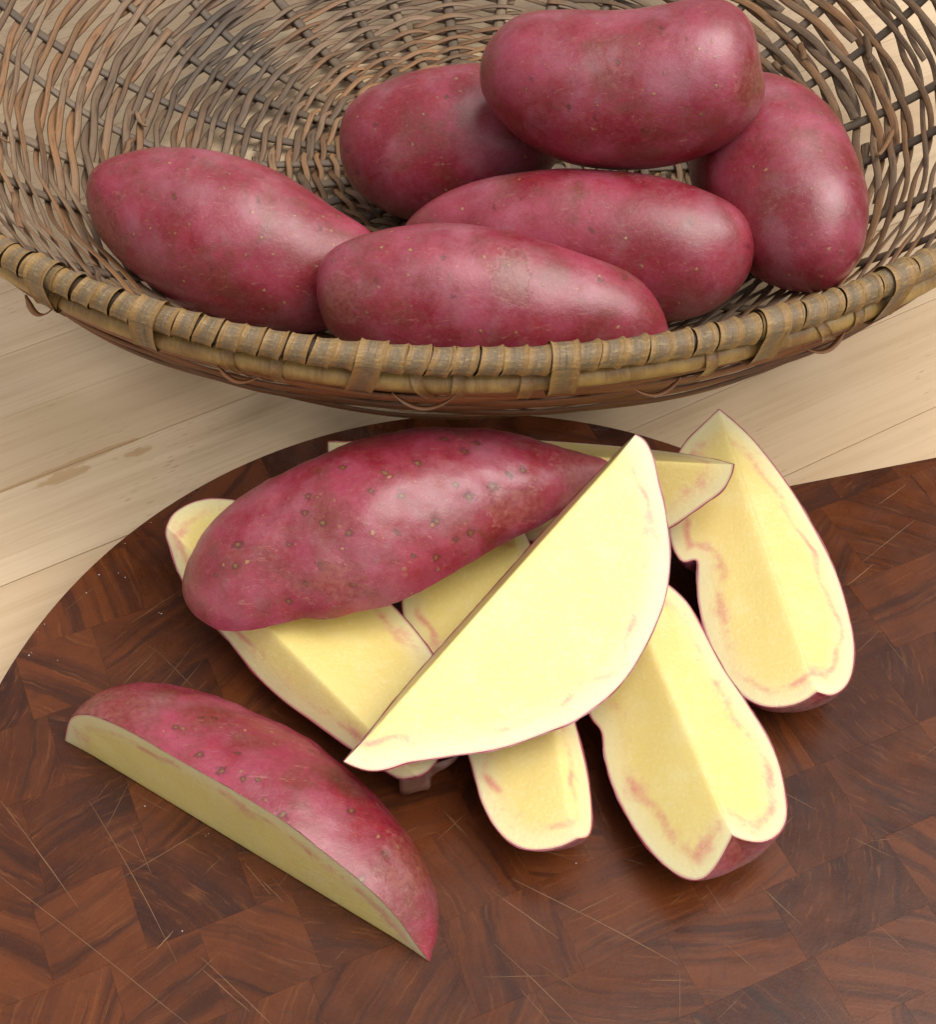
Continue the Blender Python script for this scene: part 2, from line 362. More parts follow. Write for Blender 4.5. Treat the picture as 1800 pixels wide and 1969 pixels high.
for i in range(len(seams) - 1):
    cuts = [-75.0, rs.uniform(-48, -34), rs.uniform(44, 58), 90.0]       # strips butt end to end beyond the view
    for j in range(len(cuts) - 1):
        g = .012
        y0, y1, x0, x1 = seams[i] + g, seams[i + 1] - g, cuts[j] + g, cuts[j + 1] - g
        stained = abs(seams[i + 1] - 9.07) < .01 or abs(seams[i] - 9.07) < .01
        cx, cy = (x0 + x1) / 2, (y0 + y1) / 2
        if not stained:
            v, f = rect_box(x0 - cx, x1 - cx, y0 - cy, y1 - cy, -2.5, 0, .02); at = {'stain': [0] * len(v)}
        else:                                # a finer top so that the spilled stain has its own outline
            nx, ny = 160, 40; v = []; st = []
            xs = np.linspace(x0, x1, nx); ys = np.linspace(y0, y1, ny)
            for x in xs:
                for y in ys:
                    v.append((x - cx, y - cy, 0))
                    along = x + 11.0          # the stain runs along the glue line
                    a = 0
                    if -6 < along < 4.4:
                        wdt = .10 + .10 * max(0, 1 - abs(along - 2.4) / 2.2)
                        a = max(a, 1.1 - abs(y - 9.07 - .02) / (wdt * 1.2))
                    a = max(a, 1.0 - math.hypot((along - 1.7) / 1.5, (y - 8.72) / .32) * .8)
                    a = max(a, .85 - math.hypot((along - 4.0) / .9, (y - 8.55) / .33) * .7)
                    st.append(max(a, 0))
            f = [q[::-1] for q in grid_faces(nx, ny)]; b0 = len(v)
            for (x, y) in ((x0, y0), (x1, y0), (x1, y1), (x0, y1)): v.append((x - cx, y - cy, -2.5)); st.append(0)
            c4 = [0, (nx - 1) * ny, nx * ny - 1, ny - 1]
            for k in range(4): f.append((b0 + k, b0 + (k + 1) % 4, c4[(k + 1) % 4], c4[k]))
            f.append((b0 + 3, b0 + 2, b0 + 1, b0)); at = {'stain': st}
        o = mesh('plank', v, f, M_PLANK, None, smooth=False, attrs=at)
        o.parent = table; o.rotation_euler = (0, 0, TH)
        o.location = Vector((TX * cx + TN * cy) * S) - table.location
v, f = rect_box(-74, 89, seams[0] + 1, seams[-1] - 1, -3.9, -.35, .02)
o = mesh('underlay', v, f, M_SEAM, None, smooth=False); o.parent = table; o.rotation_euler = (0, 0, TH); o.location = -table.location

# ------------------------------------------------------------------ cutting board: end-grain blocks
BC = np.array([.45, -9.2]); BR = 13.0
T1 = at_h((1432, 951), 0)[:2]; T2 = at_h((1800, 880), 0)[:2]
T3 = T1 + (T2 - T1) * 1.7; T4 = T3 + np.array([2.0, -8.5])
a1 = math.atan2(*(T1 - BC)[::-1])
outline = [BC + BR * np.array([math.cos(a), math.sin(a)]) for a in np.linspace(a1 + .01, 2 * math.pi - .12, 150)]
tl = curve([outline[-1], outline[-1] + (T4 - outline[-1]) * .5 + np.array([-.2, .5]), T4, T3 + (T4 - T3) * .1, T3, T2, T1 + (T2 - T1) * .3, T1], 40, 1, False)[1:]
outline = np.array(outline + list(tl))
board = thing('cutting_board', 'dark reddish brown end-grain cutting board, round with a flaring tail, scratched by knives', 'cutting board', (BC[0], BC[1], 0))
def clip(poly, n, d):                        # keep the side n.p <= d
    out = []
    for i in range(len(poly)):
        a, b = poly[i], poly[(i + 1) % len(poly)]
        da, db = np.dot(n, a) - d, np.dot(n, b) - d
        if da <= 0: out.append(a)
        if (da < 0) != (db < 0) and abs(da - db) > 1e-12: out.append(a + (b - a) * (da / (da - db)))
    return out
def area(p):
    p = np.array(p); x, y = p[:, 0], p[:, 1]
    return .5 * np.sum(x * np.roll(y, -1) - y * np.roll(x, -1))
GA = math.radians(24); gx = np.array([math.cos(GA), math.sin(GA)]); gy = np.array([-math.sin(GA), math.cos(GA)])
rb = random.Random(11); y = -22.0; row = 0
anchor = at_h((1040, 1695), 0)[:2]
ys = [np.dot(anchor, gy)]
while ys[-1] < 30: ys.append(ys[-1] + rb.uniform(1.7, 2.7))
yl = [ys[0]]
while yl[-1] > -30: yl.append(yl[-1] - rb.uniform(1.7, 2.7))
ys = yl[::-1] + ys[1:]
for j in range(len(ys) - 1):
    xs = [-40 + rb.uniform(0, 4)]
    while xs[-1] < 45: xs.append(xs[-1] + rb.uniform(1.9, 3.4))
    if abs(ys[j + 1] - np.dot(anchor, gy)) < 1e-6:          # one joint of the row below starts at the corner seen in the photograph
        k = min(range(len(xs)), key=lambda q: abs(xs[q] - np.dot(anchor, gx))); xs[k] = np.dot(anchor, gx)
    for i in range(len(xs) - 1):
        p = list(outline)
        for (nn, dd) in ((gx, xs[i + 1]), (-gx, -xs[i]), (gy, ys[j + 1]), (-gy, -ys[j])):
            if len(p) >= 3: p = clip(p, nn, dd)
        if len(p) < 3 or abs(area(p)) < .006: continue
        q = [p[0]]
        for pt in p[1:]:
            if np.linalg.norm(pt - q[-1]) > 1e-3: q.append(pt)
        if np.linalg.norm(q[0] - q[-1]) < 1e-3: q.pop()
        if len(q) < 3: continue
        p = np.array(q)
        if area(p) < 0: p = p[::-1]
        # inset by edge normals
        def inset(p, k):
            e = np.roll(p, -1, 0) - p; e /= np.linalg.norm(e, axis=1)[:, None] + 1e-9
            nrm = np.stack([-e[:, 1], e[:, 0]], 1); m_ = nrm + np.roll(nrm, 1, 0)
            l = np.linalg.norm(m_, axis=1)[:, None]; m_ = m_ / np.maximum(l, .8)
            return p + m_ * k
        zt = BT + rb.uniform(-.004, .004); n = len(p); c = p.mean(0)
        pa = inset(p, .0008); pb = inset(p, .003)
        v = [(*t_, .0) for t_ in pa] + [(*t_, zt - .003) for t_ in pa] + [(*t_, zt) for t_ in pb]
        f = [list(range(n))[::-1], list(range(2 * n, 3 * n))]
        for l in (0, n):
            for k in range(n): f.append((l + k, l + (k + 1) % n, l + n + (k + 1) % n, l + n + k))
        mesh('wood_block', v, f, M_BLOCK, board, (c[0], c[1], BT), smooth=False)
po = np.array(outline); ins = BC + (po - BC) * .985; n = len(po)
v = [(*t_, .05) for t_ in ins] + [(*t_, BT - .06) for t_ in ins]
mesh('board_core', v, [list(range(n))[::-1], list(range(n, 2 * n))] + [(k, (k + 1) % n, n + (k + 1) % n, n + k) for k in range(n)], M_BOARDSEAM, board, (BC[0], BC[1], BT), smooth=False)
# knife scratches: shallow ribbons of bare wood
rk = random.Random(5); sv = []; sf = []
def scratch(p0, p1, wd):
    a, b = at_h(p0, .0062)[:2], at_h(p1, .0062)[:2]
    d = unit(b - a); nn = np.array([-d[1], d[0]]); n = 7; base = len(sv)
    bend = rk.uniform(-.012, .012) * np.linalg.norm(b - a)
    for k in range(n):
        u = k / (n - 1); c = a + (b - a) * u + nn * (bend * math.sin(u * math.pi) + rk.uniform(-.006, .006)); ww = wd * math.sin(math.pi * min(max(u, .06), .94)) ** .5 * rk.uniform(.6, 1.1)
        sv.append((*(c - nn * ww), BT + .0065)); sv.append((*(c + nn * ww), BT + .0065))
    for k in range(n - 1): sf.append((base + 2 * k, base + 2 * k + 2, base + 2 * k + 3, base + 2 * k + 1))
for p0, p1, wd in [((0, 1540), (150, 1745), .012), ((0, 1685), (360, 1969), .012), ((170, 1540), (340, 1850), .010), ((300, 1825), (333, 1790), .022), ((385, 1840), (520, 1969), .014),
                   ((390, 1865), (480, 1945), .012), ((945, 1712), (1075, 1805), .014), ((985, 1690), (1305, 1855), .014), ((1100, 1760), (1190, 1715), .010), ((950, 1815), (1110, 1969), .010),
                   ((1760, 1000), (1660, 1080), .012), ((1680, 1085), (1630, 1125), .014), ((1690, 970), (1745, 930), .012), ((1500, 1520), (1575, 1560), .010), ((1640, 1610), (1720, 1650), .010),
                   ((1460, 1700), (1545, 1780), .012), ((1690, 1780), (1745, 1830), .010), ((1250, 1885), (1320, 1885), .010), ((1000, 1900), (1060, 1969), .008), ((470, 1660), (520, 1720), .012),
                   ((500, 1690), (545, 1735), .010), ((250, 1590), (290, 1680), .008), ((230, 1690), (400, 1590), .010), ((225, 1330), (300, 1250), .010), ((300, 1250), (370, 1320), .008),
                   ((340, 1330), (390, 1270), .008), ((250, 1390), (380, 1230), .008), ((855, 1560), (900, 1610), .010), ((840, 1615), (900, 1560), .008), ((1200, 1650), (1245, 1665), .010)]:
    scratch(p0, p1, wd * .8)
for _ in range(70):
    x, y_ = rk.uniform(0, 1800), rk.uniform(1100, 1969); a = rk.choice([rk.gauss(.75, .25), rk.gauss(-.7, .25), rk.uniform(-1.6, 1.6)]); L = rk.uniform(20, 130)
    p = [(x, y_), (x + L * math.cos(a), y_ + L * math.sin(a))]
    if all(np.linalg.norm(at_h(q, 0)[:2] - BC) < BR - .3 for q in p): scratch(p[0], p[1], rk.uniform(.003, .007))
tag(mesh('knife_scratches', sv, sf, M_SCRATCH, board, (BC[0], BC[1], BT), smooth=False), kind='stuff')

# ------------------------------------------------------------------ basket
KC = np.array([.19, 17.73]); KR = 19.8; KZ = 10.0; NR = 30
basket = thing('wicker_basket', 'large shallow wicker basket with a bound rim, holding six whole red potatoes', 'basket', (KC[0], KC[1], 0))
bez = np.array([(KR - .15, KZ - .1), (18.2, 6.4), (14.0, .45), (7.0, .45)])
tt = np.linspace(0, 1, 200)[:, None]
prof = (1 - tt) ** 3 * bez[0] + 3 * tt * (1 - tt) ** 2 * bez[1] + 3 * tt ** 2 * (1 - tt) * bez[2] + tt ** 3 * bez[3]
prof = np.vstack([prof, np.stack([np.linspace(6.9, .4, 60), np.full(60, .45)], 1)])
parc = np.r_[0, np.cumsum(np.linalg.norm(np.diff(prof, axis=0), axis=1))]
def pr(s):                                   # profile point, tangent (towards the centre), inward/upward normal at arc length s from the rim
    r = np.interp(s, parc, prof[:, 0]); z = np.interp(s, parc, prof[:, 1])
    r2 = np.interp(s + .05, parc, prof[:, 0]); z2 = np.interp(s + .05, parc, prof[:, 1])
    t = np.array([r2 - r, z2 - z]); l = math.hypot(*t); t = t / l if l > 1e-6 else np.array([-1.0, 0]); n = np.array([t[1], -t[0]])
    if n[1] < 0: n = -n
    return np.array([r, z]), t, n
def ribbon(path, norms, sides, wd, th, closed=False, vscale=1.0, taper=False):
    """flat half-round strand: 6-sided section; path, normals and side vectors are arrays"""
    n = len(path); v = []; uv = []; acc = 0.0
    sec = [(-1, -.25), (-.62, .75), (0, 1), (.62, .75), (1, -.25), (0, -.7)]
    for i in range(n):
        if i: acc += np.linalg.norm(path[i] - path[i - 1])
        k = 1.0
        if taper and not closed: k = min(1, .35 + 4 * min(i, n - 1 - i) / n)
        for q, (a, b) in enumerate(sec):
            v.append(path[i] + sides[i] * a * wd / 2 * k + norms[i] * b * th / 2); uv.append((q / 6, acc * vscale))
    f = grid_faces(n, 6, True)
    if closed: f += [((n - 1) * 6 + j, (n - 1) * 6 + (j + 1) % 6, (j + 1) % 6, j) for j in range(6)]
    else: f += [list(range(6))[::-1], list(range((n - 1) * 6, n * 6))]
    return v, f, uv
def bowl(phi, s, off):                       # point on the bowl, with its normal and meridian side vector
    p, t, n = pr(s); e = np.array([math.cos(phi), math.sin(phi), 0])
    P = np.array([KC[0], KC[1], 0]) + e * (p[0] + n[0] * off) + np.array([0, 0, p[1] + n[1] * off])
    return P, e * n[0] + np.array([0, 0, n[1]]), e * t[0] + np.array([0, 0, t[1]])
rw = random.Random(21)
rib_off = [rw.uniform(-.035, .035) for _ in range(NR)]
for k in range(NR):                          # stakes
    path, nn, ss = [], [], []
    ph0 = 2 * math.pi * k / NR + rib_off[k]; wv = rw.uniform(-.03, .03)
    for s in np.linspace(.2, parc[-1] - 1.2, 44):
        ph = ph0 + wv * math.sin(s * .35)
        P, N, T = bowl(ph, s, 0); path.append(P); nn.append(N); ss.append(np.array([-math.sin(ph), math.cos(ph), 0]))
    v, f, uv = ribbon(np.array(path), nn, ss, rw.uniform(.38, .48), .17)
    mesh('stake', v, f, M_RIB, basket, (KC[0], KC[1], 0), uvs=uv)
s = .75; row = 0                             # pairs of weavers twisted round the stakes
while s < parc[-1] - 2.2:
    r_here = pr(s)[0][0]; na = 300 if r_here > 8 else 160
    jit = [rw.uniform(-.10, .10) for _ in range(6)]; ph_j = rw.uniform(-.15, .15)
    for strand in range(2):
        path, nn, ss = [], [], []
        wd = rw.uniform(.20, .33); th = rw.uniform(.045, .065); amp = rw.uniform(.08, .15)
        gap = rw.random() < .55; g0 = rw.uniform(0, 2 * math.pi)
        span = 2 * math.pi - (rw.uniform(.02, .16) if gap else 0)
        kn = NR / 2
        cnt = na
        for i in range(cnt):
            u = i / (cnt - 1 if gap else cnt); ph = g0 + span * u
            psi = kn * ph + math.pi * strand + ph_j
            # follow the true stake angle a little
            off = .155 * math.cos(psi); dv = (amp + .05 * mnoise.noise(Vector((ph * 5, row * 2.3, strand * 9.1)))) * math.sin(psi)
            wob = sum(jit[q] * math.sin((q + 1) * ph + 5 * q + row) for q in range(6)) * .42
            wob += .05 * mnoise.noise(Vector((ph * 9, row * 3.1, strand * 7.7)))
            off += .035 * mnoise.noise(Vector((ph * 7, row * 1.7 + 50, strand * 3.3)))
            ss_ = max(.3, s + dv + wob)
            P, N, T = bowl(ph, ss_, off); path.append(P); nn.append(N); ss.append(T)
        path = np.array(path)
        tang = np.roll(path, -1, 0) - np.roll(path, 1, 0)
        if gap: tang[0] = path[1] - path[0]; tang[-1] = path[-1] - path[-2]
        sd = [unit(np.cross(N, t_)) for N, t_ in zip(nn, tang)]
        v, f, uv = ribbon(path, nn, sd, wd, th, not gap, 1.0)
        mesh('weaver', v, f, M_WEAVE, basket, (KC[0], KC[1], 0), uvs=uv)
    s += rw.uniform(.52, .68); row += 1
bv = []; buv = []                             # woven boss in the middle of the floor
for i in range(14):
    for j in range(72):
        rr_ = 2.7 * i / 13; a_ = 2 * math.pi * j / 72
        bv.append((KC[0] + rr_ * math.cos(a_), KC[1] + rr_ * math.sin(a_), .50 + .07 * math.sin(rr_ * 9) * math.cos(a_ * 9 + math.pi * int(rr_ * 1.4)) + .05 * math.cos(rr_)))
        buv.append((rr_, rr_ * a_))
mesh('floor_boss', bv, grid_faces(14, 72, True), M_WEAVE, basket, (KC[0], KC[1], 0), uvs=buv)
# close red-brown weavers on the outside under the hoop
for k in range(7):
    path, nn, ss = [], [], []; s0 = 1.05 + k * .40; ph1 = rw.uniform(0, 6)
    for i in range(360):
        ph = 2 * math.pi * i / 360
        P, N, T = bowl(ph, s0 + .09 * math.sin(3 * ph + ph1) + .06 * math.sin(11 * ph + k), -.30 - .05 * math.cos(NR / 2 * ph + math.pi * k) - .02 * k)
        path.append(P); nn.append(-N); ss.append(T)
    v, f, uv = ribbon(np.array(path), nn, ss, rw.uniform(.42, .54), .15, True)
    mesh('outer_weaver', v, f, M_OUTER, basket, (KC[0], KC[1], 0), uvs=uv)
def torus(R, z, r, n=200, m=12, wob=0):
    v, uv = [], []
    for i in range(n):
        ph = 2 * math.pi * i / n
        dz = wob * (math.sin(5 * ph + 1) + .6 * math.sin(13 * ph)); dr = wob * math.sin(7 * ph + 2)
        for j in range(m):
            a = 2 * math.pi * j / m
            rr = R + dr + r * math.cos(a); v.append((KC[0] + rr * math.cos(ph), KC[1] + rr * math.sin(ph), z + dz + r * math.sin(a))); uv.append((j / m, ph * R))
    f = grid_faces(n, m, True) + [((n - 1) * m + j, (n - 1) * m + (j + 1) % m, (j + 1) % m, j) for j in range(m)]
    return v, f, uv
v, f, uv = torus(KR, KZ, .27); mesh('rim_rod', v, f, M_RODDARK, basket, (KC[0], KC[1], 0), uvs=uv)
HOOP_R, HOOP_Z, HOOP_T = KR - .06, KZ - .72, .28
v, f, uv = torus(HOOP_R, HOOP_Z, HOOP_T, wob=.03); mesh('lower_hoop', v, f, M_HOOP, basket, (KC[0], KC[1], 0), uvs=uv)
def strip_loop(loop, wd, slant, bulge, seed, th=.02, open_=False, shingle=0.0):
    """flat strip laid along a loop of (radial, z) points; local x = along the rim"""
    rr = random.Random(seed); L = np.array(loop); n = len(L); m = 7; v = []; uv = []
    tan = np.roll(L, -1, 0) - np.roll(L, 1, 0)
    if open_: tan[0] = L[1] - L[0]; tan[-1] = L[-1] - L[-2]
    tan /= np.linalg.norm(tan, axis=1)[:, None]; nor = np.stack([tan[:, 1], -tan[:, 0]], 1)
    arc = 0; e1 = rr.uniform(0, 6); e2 = rr.uniform(0, 6)
    for i in range(n):
        if i: arc += np.linalg.norm(L[i] - L[i - 1])
        for j in range(m):
            u = j / (m - 1); x = (u - .5) * wd
            b = bulge * (1 - (2 * u - 1) ** 4) - th * (abs(2 * u - 1) > .99) + shingle * (u - .5)
            x += slant * (L[i, 1] - L[:, 1].mean()) + .012 * math.sin(arc * 5 + (e1 if u < .5 else e2))
            p = L[i] + nor[i] * b
            v.append((x, p[0], p[1])); uv.append((u, arc))
    f = grid_faces(n, m)
    if not open_: f += [((n - 1) * m + j, (n - 1) * m + j + 1, j + 1, j) for j in range(m - 1)]
    return v, f, uv
def local_mesh(name, v, f, uv, m):
    o = mesh(name, v, f, m, None, uvs=uv); me = o.data; bpy.data.objects.remove(o); return me
circ = [(.345 * math.cos(a), .345 * math.sin(a)) for a in np.linspace(0, -2 * math.pi, 28, endpoint=False)]
NW = 222; step_ = 2 * math.pi * KR / NW
variants = [local_mesh('binding_strip', *strip_loop(circ, step_ * k * .97, sl_, .008 + .008 * (q % 3), q, shingle=.03), M_WRAP)
            for q, (k, sl_) in enumerate([(1.0, -.30), (.97, -.36), (1.03, -.26), (1.0, -.42), (.95, -.33), (1.02, -.38)])]
for k in range(NW):
    ph = 2 * math.pi * (k + rw.uniform(-.06, .06)) / NW
    inst(rw.choice(variants), basket, (KR * math.cos(ph), KR * math.sin(ph), KZ + rw.uniform(-.02, .02)), ph - math.pi / 2 + rw.uniform(-.03, .03), 'binding_strip')
# wide ties round rim and hoop
big = []
for a in np.linspace(0, -2 * math.pi, 44, endpoint=False):
    c_, s_ = math.cos(a), math.sin(a)
    big.append((.41 * c_, .41 * s_) if s_ >= 0 else (.40 * c_ + (HOOP_R - KR) * min(1, -s_ * 1.3), (HOOP_Z - KZ) * min(1, -s_ * 1.3) + .37 * s_))
tie = [local_mesh('tie', *strip_loop(big, .66, sl_, .02, 90 + q), M_WRAP) for q, sl_ in enumerate([-.06, -.2, -.3])]
def rim_angle(px, py, z):
    p = at_h((px, py), z - BT)[:2] - KC; return math.atan2(p[1], p[0])
tie_ang = [rim_angle(x, y_, KZ - .4) for x, y_ in ((80, 560), (283, 635), (708, 705), (1080, 705), (1478, 655), (1725, 580))]
front = sorted(a % (2 * math.pi) for a in tie_ang)
a = front[-1] + .28
while a < front[0] + 2 * math.pi - .15: tie_ang.append(a); a += rw.uniform(.25, .32)
for k, a in enumerate(tie_ang):
    inst(tie[k % 3], basket, (KR * math.cos(a), KR * math.sin(a), KZ), a - math.pi / 2, 'tie')
# loose weaver ends tucked over the hoop, and little hanging loops
def tab(x0, x1, ztop, zbot, out, seed):
    L = [(HOOP_R - KR + .05, ztop), (HOOP_R - KR + .20 + out, ztop - .12), (HOOP_R - KR + HOOP_T + .05 + out, HOOP_Z - KZ + .05), (HOOP_R - KR + .24 + out, HOOP_Z - KZ - .22), (HOOP_R - KR + .05, zbot)]
    L = [tuple(p) for p in curve(L, 12, 1, False)]
    v, f, uv = strip_loop(L, .30, (x0 - x1) / (ztop - zbot), .015, seed, open_=True)
    return local_mesh('weaver_end', v, f, uv, M_HOOP)
for k, (x, y_, sl_) in enumerate([(455, 690, -.3), (535, 715, .05), (815, 735, -.45), (882, 740, .06), (1368, 715, .18), (1590, 645, -.5), (1645, 625, .35), (120, 575, .2), (1010, 745, .1)]):
    a = rim_angle(x, y_, KZ - .8)
    inst(tab(0, sl_, -.35, -1.28, .02, 200 + k), basket, (KR * math.cos(a), KR * math.sin(a), KZ), a - math.pi / 2, 'weaver_end')
def hang_loop(wd, drop, seed):
    n = 18; P = []
    for i in range(n):
        u = i / (n - 1); x = (u - .5) * wd
        P.append(np.array([x, .28 - KR + HOOP_R + .16 * math.sin(u * math.pi), HOOP_Z - KZ - .18 - drop * math.sin(u * math.pi) ** .8]))
    P = np.array(P); v, f, uv = ribbon(P, [np.array([0, .3, -1.0])] * n, [np.array([0, 1.0, .3])] * n, .20, .05, taper=True)
    return local_mesh('weaver_loop', v, f, uv, M_OUTER)
for k, (x, y_, wd, dr) in enumerate([(815, 775, 1.5, .32), (470, 715, 1.1, .22), (1265, 765, 1.25, .30), (1590, 680, 1.2, .26), (100, 580, .9, .3)]):
    a = rim_angle(x, y_, KZ - 1.2)
    inst(hang_loop(wd, dr, k), basket, (KR * math.cos(a), KR * math.sin(a), KZ), a - math.pi / 2, 'weaver_loop')
# broken weaver tips standing up from the weave
for k in range(34):
    ph = rw.uniform(math.pi * .55, math.pi * 1.28) if k < 20 else rw.uniform(-.5, 1.3); s0 = rw.uniform(1.5, 12); L = rw.uniform(.8, 1.9); dr = rw.choice((-1, 1))
    path, nn, ss = [], [], []
    for u in np.linspace(0, 1, 7):
        P, N, T = bowl(ph + dr * L * u / max(pr(s0)[0][0], 4), s0 + .35 * u * rw.uniform(.8, 1.2), .16 + .26 * u * u); path.append(P); nn.append(N); ss.append(T)
    v, f, uv = ribbon(np.array(path), nn, ss, rw.uniform(.2, .3), .09)
    mesh('weaver_tip', v, f, M_WEAVE, basket, (KC[0], KC[1], 0), uvs=uv)

# ------------------------------------------------------------------ whole potatoes
def scab_values(W, scabs, C):
    """scabby patches (pixel centre and half sizes) on the side turned to the camera"""
    rel = W - CAM; dep = rel @ FW; px = 900 + F * rel[:, 0] / dep; py = 984.5 - F * (rel @ UP) / dep
    near = dep < np.dot(C - CAM, FW) + 1.0; out = np.zeros(len(W))
    for (x, y_, a, b) in scabs:
        out = np.maximum(out, np.where(near, np.clip(1.45 - np.hypot((px - x) / a, (py - y_) / b), 0, 1), 0))
    return out
def potato(label, e0, e1, top, bot, t0, t1, seed, flat=.95, lump=.07, eyes=(), russet=False, scabs=()):
    """e0, e1 = ends (pixel) at distances t0, t1; top and bot = visible outlines between them"""
    A, B = at_t(e0, t0), at_t(e1, t1); C = (A + B) / 2; u = unit(B - A)
    v_ = unit(C - CAM); n = unit(v_ - np.dot(v_, u) * u)
    U = curve([A] + [on_plane(p, C, n) for p in top] + [B], 90, 3); Lw = curve([A] + [on_plane(p, C, n) for p in bot] + [B], 90, 3)
    nv = 72; V = []; EY = []; ew = .8
    eyp = [on_plane(p, C, n) for p in eyes]
    for i in range(90):
        c = (U[i] + Lw[i]) / 2; h = (U[i] - Lw[i]) / 2; r = np.linalg.norm(h)
        for j in range(nv):
            a = 2 * math.pi * j / nv
            V.append(c + h * math.cos(a) + n * (-r * flat) * math.sin(a))
    V = np.array(V)
    W = V.copy()
    for i in range(len(V)):
        c = (U[i // nv] + Lw[i // nv]) / 2; d = V[i] - c; l = np.linalg.norm(d)
        k = lump * 1.3 * fbm(V[i], .27, seed, 2) * min(1, l / .8) + .006 * fbm(V[i], 1.5, seed + 5, 2)
        e = 0
        if np.dot(d, n) < 0:
            for q in eyp:                    # eyes: shallow pits where the photograph shows them
                w_ = V[i] - q; w_ = w_ - n * np.dot(w_, n); rr = np.linalg.norm(w_)
                e = max(e, math.exp(-(rr / .10) ** 2)); k -= .03 * math.exp(-(rr / .11) ** 2) - .008 * math.exp(-((rr - .2) / .08) ** 2)
        EY.append(e * ew)
        if l > 1e-6: W[i] = V[i] + d / l * k
    SC = scab_values(W, scabs, C)
    o = mesh('red_potato', W, grid_faces(90, nv, True), M_SKIN_RUSSET if russet else M_SKIN, None, C, attrs={'eye': EY, 'scab': SC})
    bm = bmesh.new(); bm.from_mesh(o.data); bmesh.ops.remove_doubles(bm, verts=bm.verts, dist=1e-6)
    bmesh.ops.recalc_face_normals(bm, faces=bm.faces); bm.to_mesh(o.data); bm.free()
    return tag(o, label, 'potato', 'whole red potatoes in the basket')

DEPTH = {'left': (47.3, 46.8), 'back': (51.2, 50.4), 'right': (49.5, 45.8), 'front': (44.7, 44.4), 'mid': (47.9, 46.3), 'top': (46.7, 45.7)}
potato('long red potato at the left of the basket, lying against the weave', (167, 372), (742, 500),
       [(180, 325), (210, 302), (260, 288), (320, 284), (390, 288), (450, 301), (520, 324), (580, 356), (640, 398), (695, 430), (725, 458)],
       [(175, 415), (200, 465), (240, 512), (290, 552), (350, 590), (420, 618), (500, 636), (580, 642), (640, 628), (695, 590), (730, 545)],
       *DEPTH['left'], 1, flat=.85, eyes=[(385, 310), (350, 350), (462, 330), (370, 385), (210, 390), (440, 520), (630, 445), (520, 395)], scabs=[(195, 430, 45, 70)])
potato('red potato at the back of the basket, half under the topmost one', (655, 285), (1085, 262),
       [(658, 235), (675, 200), (710, 170), (770, 145), (840, 128), (910, 120), (980, 125), (1040, 155), (1075, 205)],
       [(662, 325), (685, 362), (725, 398), (775, 422), (840, 430), (910, 420), (980, 395), (1040, 350), (1075, 305)],
       *DEPTH['back'], 2, eyes=[(700, 330), (740, 240), (870, 190), (790, 180), (680, 290)])
potato('rounded red potato at the right of the basket, standing on end with a bright sheen', (1405, 175), (1585, 556),
       [(1450, 150), (1500, 156), (1550, 174), (1600, 212), (1640, 270), (1664, 335), (1673, 400), (1664, 455), (1640, 508), (1612, 542)],
       [(1365, 230), (1335, 290), (1329, 340), (1343, 398), (1376, 452), (1418, 498), (1462, 533), (1515, 552)],
       *DEPTH['right'], 3, flat=.82, eyes=[(1562, 507), (1590, 290), (1500, 350), (1470, 340), (1610, 405)])
potato('topmost red potato, stubby and thick, heaped on the others in the basket', (923, 140), (1473, 165),
       [(930, 100), (950, 68), (985, 38), (1030, 22), (1090, 17), (1160, 18), (1230, 14), (1290, 5), (1350, -4), (1405, 4), (1440, 32), (1456, 75), (1464, 120)],
       [(928, 178), (950, 215), (985, 252), (1030, 288), (1090, 314), (1170, 326), (1250, 325), (1320, 310), (1385, 284), (1435, 248), (1465, 205)],
       *DEPTH['top'], 4, eyes=[(1270, 57), (1193, 122), (1103, 205), (1241, 251), (1376, 163), (1355, 95), (1320, 75), (1033, 150), (1150, 220), (1450, 175), (1240, 95)], scabs=[(1452, 170, 34, 60)])
potato('pinkish red potato in the middle of the basket, directly behind the frontmost one', (772, 455), (1453, 478),
       [(785, 425), (830, 388), (895, 360), (960, 338), (1040, 325), (1120, 322), (1200, 329), (1290, 348), (1360, 370), (1412, 398), (1443, 435)],
       [(790, 490), (840, 520), (910, 545), (1000, 575), (1100, 600), (1200, 618), (1290, 619), (1350, 606), (1405, 574), (1440, 530)],
       *DEPTH['mid'], 5, flat=.84, eyes=[(1438, 475), (1145, 445), (1010, 385), (1330, 430), (1040, 440), (960, 400)])
potato('frontmost red potato, lying along the rim with a flaky scab in its middle', (609, 560), (1288, 640),
       [(613, 515), (638, 478), (690, 452), (765, 434), (850, 428), (935, 439), (1015, 455), (1100, 482), (1180, 510), (1238, 545), (1272, 592)],
       [(618, 605), (640, 645), (700, 678), (790, 700), (900, 712), (1010, 718), (1110, 715), (1200, 702), (1255, 685), (1280, 665)],
       *DEPTH['front'], 6, flat=.86, eyes=[(1200, 535), (970, 515), (735, 545), (880, 570), (1085, 500), (1150, 540), (860, 500), (960, 610), (700, 590)], scabs=[(655, 570, 34, 52), (985, 535, 40, 62)])

